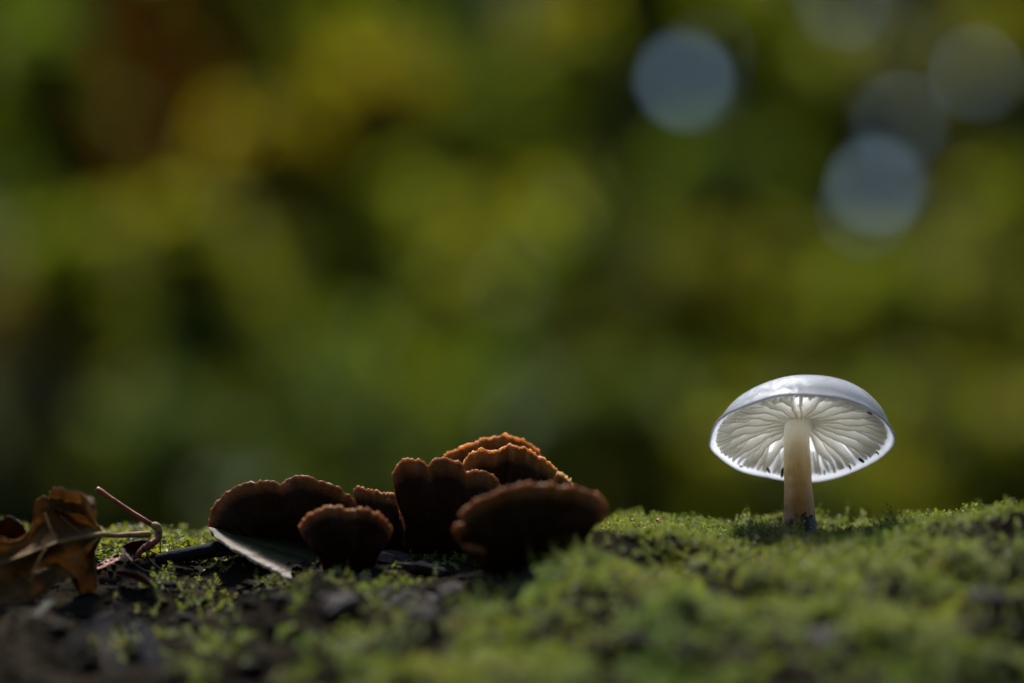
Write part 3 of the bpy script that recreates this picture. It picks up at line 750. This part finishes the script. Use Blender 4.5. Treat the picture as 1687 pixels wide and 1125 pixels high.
for i, P in enumerate(([(262, 876, -.1), (264, 900, -.15), (263, 928, -.3)], [(235, 898, -.3), (250, 925, -.6), (275, 945, -.9)], [(206, 915, -.5), (230, 935, -.8), (262, 948, -1.0)], [(240, 905, -.25), (262, 915, -.3), (290, 930, -.5)])):
    stick('root_fibre', 'hair-thin dark rootlet hanging below the bent red stalk', 'root', P, [.012, .010, .006], M_blacktwig, 24, 0, 11 + i, group='rootlets under the bent stalk', sides=6)
stick('red_bead', '', '', [(1085, 860, .4), (1085, 856, .4)], [.045, .05], M_bead, n=6, sides=12, rough=0)
tag(bpy.data.objects['red_bead'], 'tiny red seed bead in the moss between brackets and white mushroom', 'seed')

# bark flakes and wood chips in the dark hollow and the grey patch of bare bark in front
def chip_mesh(seed, mat):
    r = np.random.default_rng(seed); n = 9
    ph = np.linspace(0, 2 * np.pi, n, endpoint=False) + r.uniform(-.2, .2, n)
    rad = r.uniform(.6, 1.15, n)
    top = np.stack([np.cos(ph) * rad, np.sin(ph) * rad * .6, .16 + r.uniform(-.08, .1, n)], -1)
    mid = top * [1.06, 1.06, 0] + np.c_[np.zeros((n, 2)), r.uniform(-.05, .05, n)]
    bot = top * [.8, .8, 0] + [0, 0, -.16]
    V = np.vstack([top * [.82, .82, 1], mid, bot, [[0, 0, .26]], [[0, 0, -.2]]])
    i = np.arange(n); j = (i + 1) % n
    F4 = np.vstack([np.stack([n + i, n + j, j, i], -1), np.stack([2 * n + i, 2 * n + j, n + j, n + i], -1)])
    F3 = np.vstack([np.stack([i, j, np.full(n, 3 * n)], -1), np.stack([2 * n + j, 2 * n + i, np.full(n, 3 * n + 1)], -1)])
    return mesh('bark_flake', V, [F4, F3], mat, smooth=False)
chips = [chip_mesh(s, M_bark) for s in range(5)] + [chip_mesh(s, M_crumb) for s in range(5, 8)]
def flake(px, py, size, me, label, group):
    # find where the pixel's ray meets the log
    ys = np.linspace(-26, 4, 400); W = PX(px, py, ys); hit = np.where(Hlog(W[:, 0], W[:, 1]) >= W[:, 2])[0]
    p = W[hit[0]] if len(hit) else W[-1]
    o = obj('bark_flake', me); o.location = Vector((p + [0, 0, .05 * size]) * S); o.scale = (size,) * 3
    o.rotation_euler = (random.uniform(-.5, .3), random.uniform(-.4, .4), random.uniform(0, 6.28))
    tag(o, label, 'bark', group)
for i in range(16):
    flake(random.gauss(640, 95), random.gauss(985, 28), random.uniform(.22, .55), chips[i % 5], 'blurred grey-brown bark flake in the bare patch below the brackets', 'grey flakes of bare bark')
for i in range(26):
    flake(random.uniform(130, 480), random.uniform(955, 1100), random.uniform(.12, .3), chips[5 + i % 3], 'small dark wood chip on the shaded soil near the oak leaf', 'wood chips on the shaded soil')
for i in range(12):
    flake(random.uniform(1050, 1650), random.uniform(930, 1110), random.uniform(.2, .45), chips[i % 5], 'dark bark flake half sunk in the bright moss slope', 'bark flakes sunk in the moss')

# ------------------------------------------------------------------ woodland behind
PAL = {'green': (.092, .130, .007), 'yellow': (.185, .168, .006), 'lime': (.128, .158, .006), 'olive': (.130, .140, .009),
       'dark': (.042, .065, .007), 'rust': (.170, .130, .014), 'grey': (.085, .095, .060)}
def leaves(clumps, size, seed, holes=()):
    """clumps: (centre cm, (rx,ry,rz), count, colour name) -> quads + colours"""
    r = np.random.default_rng(seed); Q, Cc = [], []
    for (c, rad, n, colr) in clumps:
        d = r.normal(0, 1, (n, 3)); d /= np.linalg.norm(d, axis=1)[:, None]
        k = r.uniform(0, 1, n) ** .45
        # break the ellipsoid into sub-clumps so gaps stay open
        p = d * k[:, None] * np.asarray(rad)
        f = fbm(p[:, 0] / (rad[0] * .5) + seed, p[:, 1] / (rad[1] * .5), p[:, 2] / (rad[2] * .5), seed, 2)
        p = p[f > -.35] + np.asarray(c); n = len(p)
        for (h, hr) in holes:
            q = h - CAM; q = q / np.linalg.norm(q); v = p - CAM
            t = v @ q; dist = np.linalg.norm(v - t[:, None] * q, axis=1)
            p = p[dist > hr * (.8 + .4 * r.uniform(0, 1, len(p)))]
        n = len(p)
        D = r.normal(0, 1, (n, 3)); D[:, 2] -= .5; D /= np.linalg.norm(D, axis=1)[:, None]
        W = np.cross(D, r.normal(0, 1, (n, 3)) * [.6, .6, 1.6]); W /= np.linalg.norm(W, axis=1)[:, None]
        L = size * r.uniform(.6, 1.35, n)
        Q.append(quads_leaf(p, D, W, L, L * .62).reshape(-1, 3))
        cl = np.array(PAL[colr]) * r.lognormal(0, .28, (n, 1)) * r.uniform(.85, 1.15, (n, 3))
        Cc.append(np.repeat(cl, 4, 0))
    return np.vstack(Q), np.vstack(Cc)
def tree(name, label, cat, group, path, rad, bark, clumps, size, seed, holes=(), limbs=True):
    P = np.asarray(path, float); base = np.array([P[0][0], P[0][1], GROUND])
    root = tag(empty(name, base), label, cat, group)
    Pw = np.vstack([base - [0, 0, 12], P[1:] if P[0][2] <= GROUND + 1 else P])
    V, Fs = tube(Pw, rad, 14, 40, .12, seed); part('trunk', V, Fs, bark, root, base)
    sp = spline(Pw, 60)
    if limbs:
        for i, (c, rr, n, colr) in enumerate(clumps):
            c = np.asarray(c); 
            zt = min(max(c[2] - 40 - .3 * abs(c[0] - base[0]), base[2] + 30), sp[-1, 2] - 5)
            k = np.argmin(np.abs(sp[:, 2] - zt)); a = sp[k]
            r0 = max(.35 * np.interp(k / 60, np.linspace(0, 1, len(rad)), rad), .8)
            mid = (a + c) / 2 + [0, 0, .08 * np.linalg.norm(c - a)]
            V, Fs = tube(np.array([a, mid, c]), [r0, r0 * .6, r0 * .2], 7, 12, .1, seed + i); part('limb', V, Fs, bark, root, base)
    V, C = leaves(clumps, size, seed, holes)
    part('crown', V, np.arange(len(V)).reshape(-1, 4), M_leaf, root, base, smooth=False, col=C)
def W(px, py, y): return PX(px, py, y)
def pxs(y): return .009755 * (y + 48) / 48          # cm per photo pixel at that depth
def cl(px, py, y, r, colr, n=500, dz=1.0, dy=1.0):
    k = pxs(y); return (W(px, py, y), (r * k, r * k * dy, r * k * dz), n, colr)
GT = 'trees of the woodland behind the log'
# far trees, 18-22 m away, with gaps in the crowns where the sky shows
HY = 2000.0
def hole(px, py, r): return (W(px, py, HY), r)
holes = [hole(1122, 122, 22), hole(1440, 290, 23), hole(1478, 190, 17), hole(1635, 112, 21), hole(1425, 405, 15), hole(1390, -15, 18), hole(1550, 180, 18), hole(1595, 70, 15), hole(870, -45, 17), hole(1600, 225, 14), hole(1335, 60, 13)]
far = [(-150, 'dark'), (250, 'olive'), (620, 'green'), (960, 'dark'), (1290, 'green'), (1640, 'olive'), (1950, 'green')]
for i, (px, c) in enumerate(far):
    y = HY + (-120, 60, -60, 100, 0, -40, 80)[i]
    c2 = {'dark': 'olive', 'olive': 'dark', 'green': 'olive'}[c]
    b = W(px, 900, y); hgt = 900
    cls = []
    r = random.Random(50 + i)
    for k in range(34):
        cls.append(((b[0] + r.gauss(0, 75), y + r.gauss(0, 50), GROUND + 40 + 760 * r.random() ** 1.1), (r.uniform(55, 95), r.uniform(50, 80), r.uniform(45, 80)), 620, c if r.random() < .6 else c2))
    if i == 4: cls += [(W(1212, 165, HY), (34, 40, 30), 260, 'green'), (W(1190, 205, HY), (30, 40, 22), 200, 'green')]
    tree('beech_tree', ['dark crowned beech tree at the far left of the wood, mostly out of view', 'olive beech tree far behind the rust-barked young tree', 'green beech tree far behind the yellow-leaved sapling', 'dark beech tree far behind the thin dark trunk',
                        'green beech tree with bright sky gaps far behind the white mushroom', 'olive beech tree with sky gaps at the far right of the wood', 'green beech tree at the right end of the wood, mostly out of view'][i],
         'tree', GT, [(b[0], y, GROUND), (b[0] + 10, y, 200), (b[0] - 5, y, 480), (b[0] + 12, y, 720)], [22, 18, 13, 4], M_trunk_dark, cls, 25, 400 + i, holes)
# the wood goes on to both sides, beyond the frame
src = [o for o in list(COL.objects) if o.name.startswith('beech_tree')]
for k, (x, y) in enumerate([(-900, 1700), (-1250, 1900), (-1150, 1300), (-1600, 1600), (-1500, 900), (-1900, 1150), (-2000, 500), (1000, 1800), (1350, 1950), (1200, 1350), (1650, 1650), (1500, 950), (1950, 1200), (2000, 500), (-640, 1950), (-820, 2350), (-1250, 2700), (740, 1980), (900, 2400), (1300, 2700), (-560, 2450)]):
    o = src[k % len(src)]; c = o.copy(); COL.objects.link(c)
    c.location = (x * S, y * S, GROUND * S); c.rotation_euler = (0, 0, k * 1.3); c.scale = (1, 1, 1 + .06 * (k % 4))
    c['label'] = 'beech tree of the surrounding wood standing beyond the view'; c['group'] = 'beech trees beyond the view'
    for ch in [q for q in COL.objects if q.parent == o]:
        d = ch.copy(); COL.objects.link(d); d.parent = c
# a deep belt of undergrowth closes the view low down
def build_belt():
    r = np.random.default_rng(99); cls = []
    for k in range(420):
        x = r.uniform(-1900, 1900) if k < 150 else r.choice([-1, 1]) * r.uniform(1900, 5200); y = r.uniform(3000, 3800) - .25 * max(abs(x) - 1900, 0)
        cls.append(((x, y, GROUND + r.uniform(20, 190)), (150, 120, 90), 130, ['olive', 'dark', 'green', 'dark'][k % 4]))
    V, C = leaves(cls, 40, 77)
    tag(obj('distant_undergrowth', mesh('distant_undergrowth', V, np.arange(len(V)).reshape(-1, 4), M_leaf, smooth=False, col=C)), 'dim belt of distant undergrowth closing the wood', 'undergrowth', kind='stuff')
build_belt()
# a second row of trees deeper in the wood, on the left of the clearing
for i, (px, c) in enumerate([(-60, 'green'), (170, 'olive'), (400, 'green'), (630, 'olive'), (850, 'green')]):
    y = 2900 + 90 * (i % 2); b = W(px, 900, y); r = random.Random(80 + i); cls = []
    for k in range(30):
        cls.append(((b[0] + r.gauss(0, 95), y + r.gauss(0, 60), GROUND + 40 + 900 * r.random()), (r.uniform(80, 120), 80, r.uniform(70, 110)), 420, c if r.random() < .6 else 'olive'))
    tree('beech_tree', ['dim green beech deep in the wood behind the far left dark one', 'dim olive beech deep in the wood behind the rust-barked young tree', 'dim green beech deep in the wood behind the yellow-leaved sapling', 'dim olive beech deep in the wood between yellow sapling and grey trunk', 'dim green beech deep in the wood behind the grey trunk'][i],
         'tree', GT, [(b[0], y, GROUND), (b[0] + 10, y, 250), (b[0] - 8, y, 560), (b[0], y, 860)], [26, 21, 15, 5], M_trunk_dark, cls, 36, 500 + i)
# middle distance
def trunk_line(pts, y): return [(W(pts[0][0], 900, y)[0], y, GROUND)] + [tuple(W(a, b, y)) for a, b in pts]
tree('young_tree', 'young tree with a rust-brown trunk and green leaves, blurred behind the oak leaf', 'tree', GT, trunk_line([(330, 800), (300, 420), (270, 200), (215, 20), (160, -200)], 450), [5.5, 5.5, 5, 4.5, 4, 3], M_trunk_red,
     [cl(80, 110, 540, 100, 'green', 700), cl(120, 210, 560, 90, 'green', 600), cl(60, 20, 600, 70, 'dark', 300), cl(400, 60, 600, 90, 'olive', 420), cl(330, -80, 600, 110, 'green', 500)], 6, 11)
tree('young_tree', 'young tree with yellow-green autumn leaves, blurred behind the double-lobed bracket', 'tree', GT, trunk_line([(520, 800), (540, 500), (560, 250), (590, 60), (610, -150)], 640), [4, 3.5, 3, 2.5, 2, 1.2], M_trunk_dark,
     [cl(625, 165, 620, 95, 'yellow', 900), cl(440, 245, 640, 95, 'yellow', 800), cl(540, 260, 660, 80, 'lime', 500), cl(600, 60, 650, 80, 'lime', 400), cl(590, 430, 660, 90, 'lime', 500), cl(450, 520, 650, 90, 'olive', 450), cl(620, 330, 680, 60, 'lime', 300), cl(400, 340, 640, 60, 'rust', 250)], 6, 12)
tree('young_tree', 'slim tree with a thin dark trunk and lime leaves, blurred behind the moss between fungi', 'tree', GT, trunk_line([(1015, 800), (1020, 500), (1010, 250), (1005, 20), (1000, -200)], 760), [6, 5.5, 5, 5, 4.5, 4], M_trunk_dark,
     [cl(945, 110, 740, 80, 'lime', 700), cl(930, 30, 760, 60, 'yellow', 300), cl(770, 225, 760, 80, 'green', 500), cl(1200, 290, 780, 90, 'dark', 420), cl(1130, 300, 800, 70, 'green', 300), cl(880, 230, 770, 60, 'green', 300)], 7, 13)
tree('young_tree', 'grey-barked tree with sparse green leaves, blurred behind the tall lobed bracket', 'tree', GT, trunk_line([(875, 800), (870, 560), (868, 330), (860, 60), (850, -150)], 1150), [11, 10, 9.5, 9, 8, 7], M_trunk_pale,
     [cl(800, 90, 1100, 80, 'dark', 400), cl(700, 80, 1150, 60, 'green', 250), cl(870, 260, 1100, 70, 'green', 300), cl(780, 380, 1150, 70, 'rust', 200)], 9, 14)
def shrub(label, px, y, clumps, size, seed):
    b = W(px, 900, y); base = np.array([b[0], y, GROUND])
    root = tag(empty('shrub', base), label, 'shrub', 'shrubs growing behind the log')
    for i, c in enumerate(clumps):
        e = np.asarray(c[0]); st_ = base + [random.uniform(-8, 8), random.uniform(-8, 8), -5]
        V, Fs = tube(np.array([st_, (st_ + e) / 2 + [random.uniform(-10, 10), 0, 8], e]), [1.6, 1.1, .4], 7, 14, .1, seed + i); part('branch', V, Fs, M_trunk_dark, root, base)
    V, C = leaves(clumps, size, seed)
    part('foliage', V, np.arange(len(V)).reshape(-1, 4), M_leaf, root, base, smooth=False, col=C)
shrub('yellow-green shrub, blurred at the left edge above the oak leaf', 110, 480, [cl(110, 430, 480, 80, 'lime', 600), cl(170, 520, 500, 70, 'olive', 300), cl(30, 500, 500, 60, 'rust', 200), cl(300, 400, 410, 75, 'olive', 420), cl(330, 520, 415, 85, 'green', 420), cl(290, 640, 420, 90, 'olive', 420), cl(250, 760, 420, 90, 'dark', 320), cl(60, 640, 520, 110, 'grey', 300), cl(200, 640, 520, 90, 'dark', 300)], 6, 21)
shrub('olive shrub with dark lower leaves, blurred behind the double-lobed bracket', 420, 520, [cl(330, 430, 540, 70, 'rust', 250), cl(420, 600, 540, 90, 'olive', 420), cl(560, 620, 520, 90, 'green', 420), cl(650, 680, 540, 90, 'olive', 400), cl(430, 740, 540, 80, 'dark', 300), cl(300, 560, 560, 70, 'green', 260)], 6, 22)
shrub('brownish-yellow shrub, blurred between the bracket cluster and the white mushroom', 1130, 700, [cl(1130, 460, 690, 75, 'olive', 420), cl(1130, 520, 700, 85, 'yellow', 420), cl(1010, 560, 720, 70, 'olive', 250), cl(1000, 700, 700, 90, 'olive', 350), cl(900, 640, 720, 80, 'grey', 250), cl(1120, 650, 700, 80, 'green', 300), cl(850, 780, 720, 90, 'green', 300)], 7, 23)
shrub('loose yellow-olive shrub, blurred behind and right of the white mushroom', 1480, 820, [cl(1470, 480, 820, 80, 'lime', 350), cl(1600, 470, 840, 85, 'olive', 380), cl(1330, 560, 820, 80, 'olive', 350), cl(1560, 600, 820, 90, 'olive', 400), cl(1350, 720, 820, 100, 'olive', 400), cl(1640, 720, 820, 100, 'lime', 400), cl(1660, 330, 860, 70, 'lime', 260), cl(1250, 420, 840, 60, 'olive', 200), cl(1480, 800, 830, 110, 'green', 400)], 8, 24)
tree('young_tree', 'sparse lime-leaved tree, blurred between the sky gaps behind the white mushroom', 'tree', GT, trunk_line([(1700, 800), (1690, 400), (1600, 200), (1500, 20), (1420, -150)], 980), [6, 5, 4.5, 4, 3, 2], M_trunk_dark,
     [cl(1320, 110, 960, 70, 'lime', 110), cl(1600, 350, 980, 85, 'grey', 190), cl(1270, 330, 960, 80, 'green', 240), cl(1490, 70, 980, 90, 'grey', 90), cl(1240, -10, 960, 80, 'lime', 200), cl(1360, 480, 960, 85, 'olive', 240), cl(1640, 50, 980, 85, 'olive', 150), cl(1570, 200, 980, 75, 'olive', 120), cl(1400, 100, 980, 60, 'olive', 80)], 9, 15)
for i, (px, y, c1, c2, lab) in enumerate([(20, 900, 'dark', 'grey', 'dim grey-green shrub deep behind the brown oak leaf'), (260, 1000, 'olive', 'green', 'olive shrub deep behind the bent red stalk'), (480, 900, 'green', 'olive', 'green shrub deep behind the double-lobed bracket'),
        (700, 1050, 'lime', 'olive', 'lime-olive shrub deep behind the tall lobed bracket'), (930, 950, 'olive', 'green', 'olive shrub deep behind the large dark bracket'), (1160, 1050, 'olive', 'lime', 'olive shrub deep behind the moss before the white mushroom'),
        (1400, 1000, 'lime', 'green', 'lime-green shrub deep behind the white mushroom'), (1640, 1050, 'olive', 'lime', 'yellow-olive shrub deep behind the moss hump')]):
    r = random.Random(130 + i)
    cc = []
    for k in range(11):
        py0 = 470 if i >= 6 else 330; py = py0 + (850 - py0) * (k + r.random()) / 11
        cc.append(cl(px + r.uniform(-130, 130), py, y + r.uniform(-60, 60), r.uniform(80, 120), ('lime' if py > 580 and i > 0 else (c1, c2)[k % 2]), 260))  # lower clumps take the brighter leaf colour to stand in for missing light
    shrub(lab, px, y, cc, 10, 140 + i)

for i, (px, y, c1, c2, lab) in enumerate([(430, 330, 'dark', 'dark', 'low dark green undershrub close behind the double-lobed bracket'), (760, 350, 'dark', 'dark', 'low dark undershrub close behind the orange-brown brackets'),
        (1090, 340, 'dark', 'olive', 'low dim olive undershrub close behind the moss ridge'), (1420, 350, 'green', 'olive', 'low green-olive undershrub close behind the white mushroom'), (1720, 360, 'olive', 'dark', 'low dark olive undershrub close behind the moss hump')]):
    r = random.Random(230 + i)
    shrub(lab, px, y, [cl(px - 190 + 380 * (k + .5) / 7 + r.uniform(-20, 20), r.uniform(640, 850), y + r.uniform(-15, 15), r.uniform(70, 100), (c1, c2)[k % 2], 170) for k in range(7)], 4.2, 240 + i)

# the understorey goes on to both sides, beyond the frame
def copy_thing(o, x, y, rz, label, group):
    c = o.copy(); COL.objects.link(c); c.location = (x * S, y * S, GROUND * S); c.rotation_euler = (0, 0, rz)
    c['label'] = label; c['group'] = group
    for ch in [q for q in COL.objects if q.parent == o]:
        d = ch.copy(); COL.objects.link(d); d.parent = c
    return c
young = [o for o in list(COL.objects) if o.name.startswith('young_tree')]; low = [o for o in list(COL.objects) if o.name.startswith('shrub')]
for k, (x, y) in enumerate([(-330, 560), (-470, 900), (-620, 620), (-700, 1150), (340, 600), (520, 950), (640, 650), (760, 1200)]):
    copy_thing(young[k % 3], x, y, .4 * (k % 3) - .4, 'young tree of the surrounding wood standing beyond the view', 'young trees beyond the view')
for k, (x, y) in enumerate([(-260, 480), (-400, 760), (-520, 1050), (-640, 850), (-900, 1000), (270, 500), (430, 780), (560, 1080), (680, 880), (930, 1050)]):
    copy_thing(low[k % 8], x, y, .3 * (k % 3) - .3, 'shrub of the surrounding wood growing beyond the view', 'shrubs beyond the view')
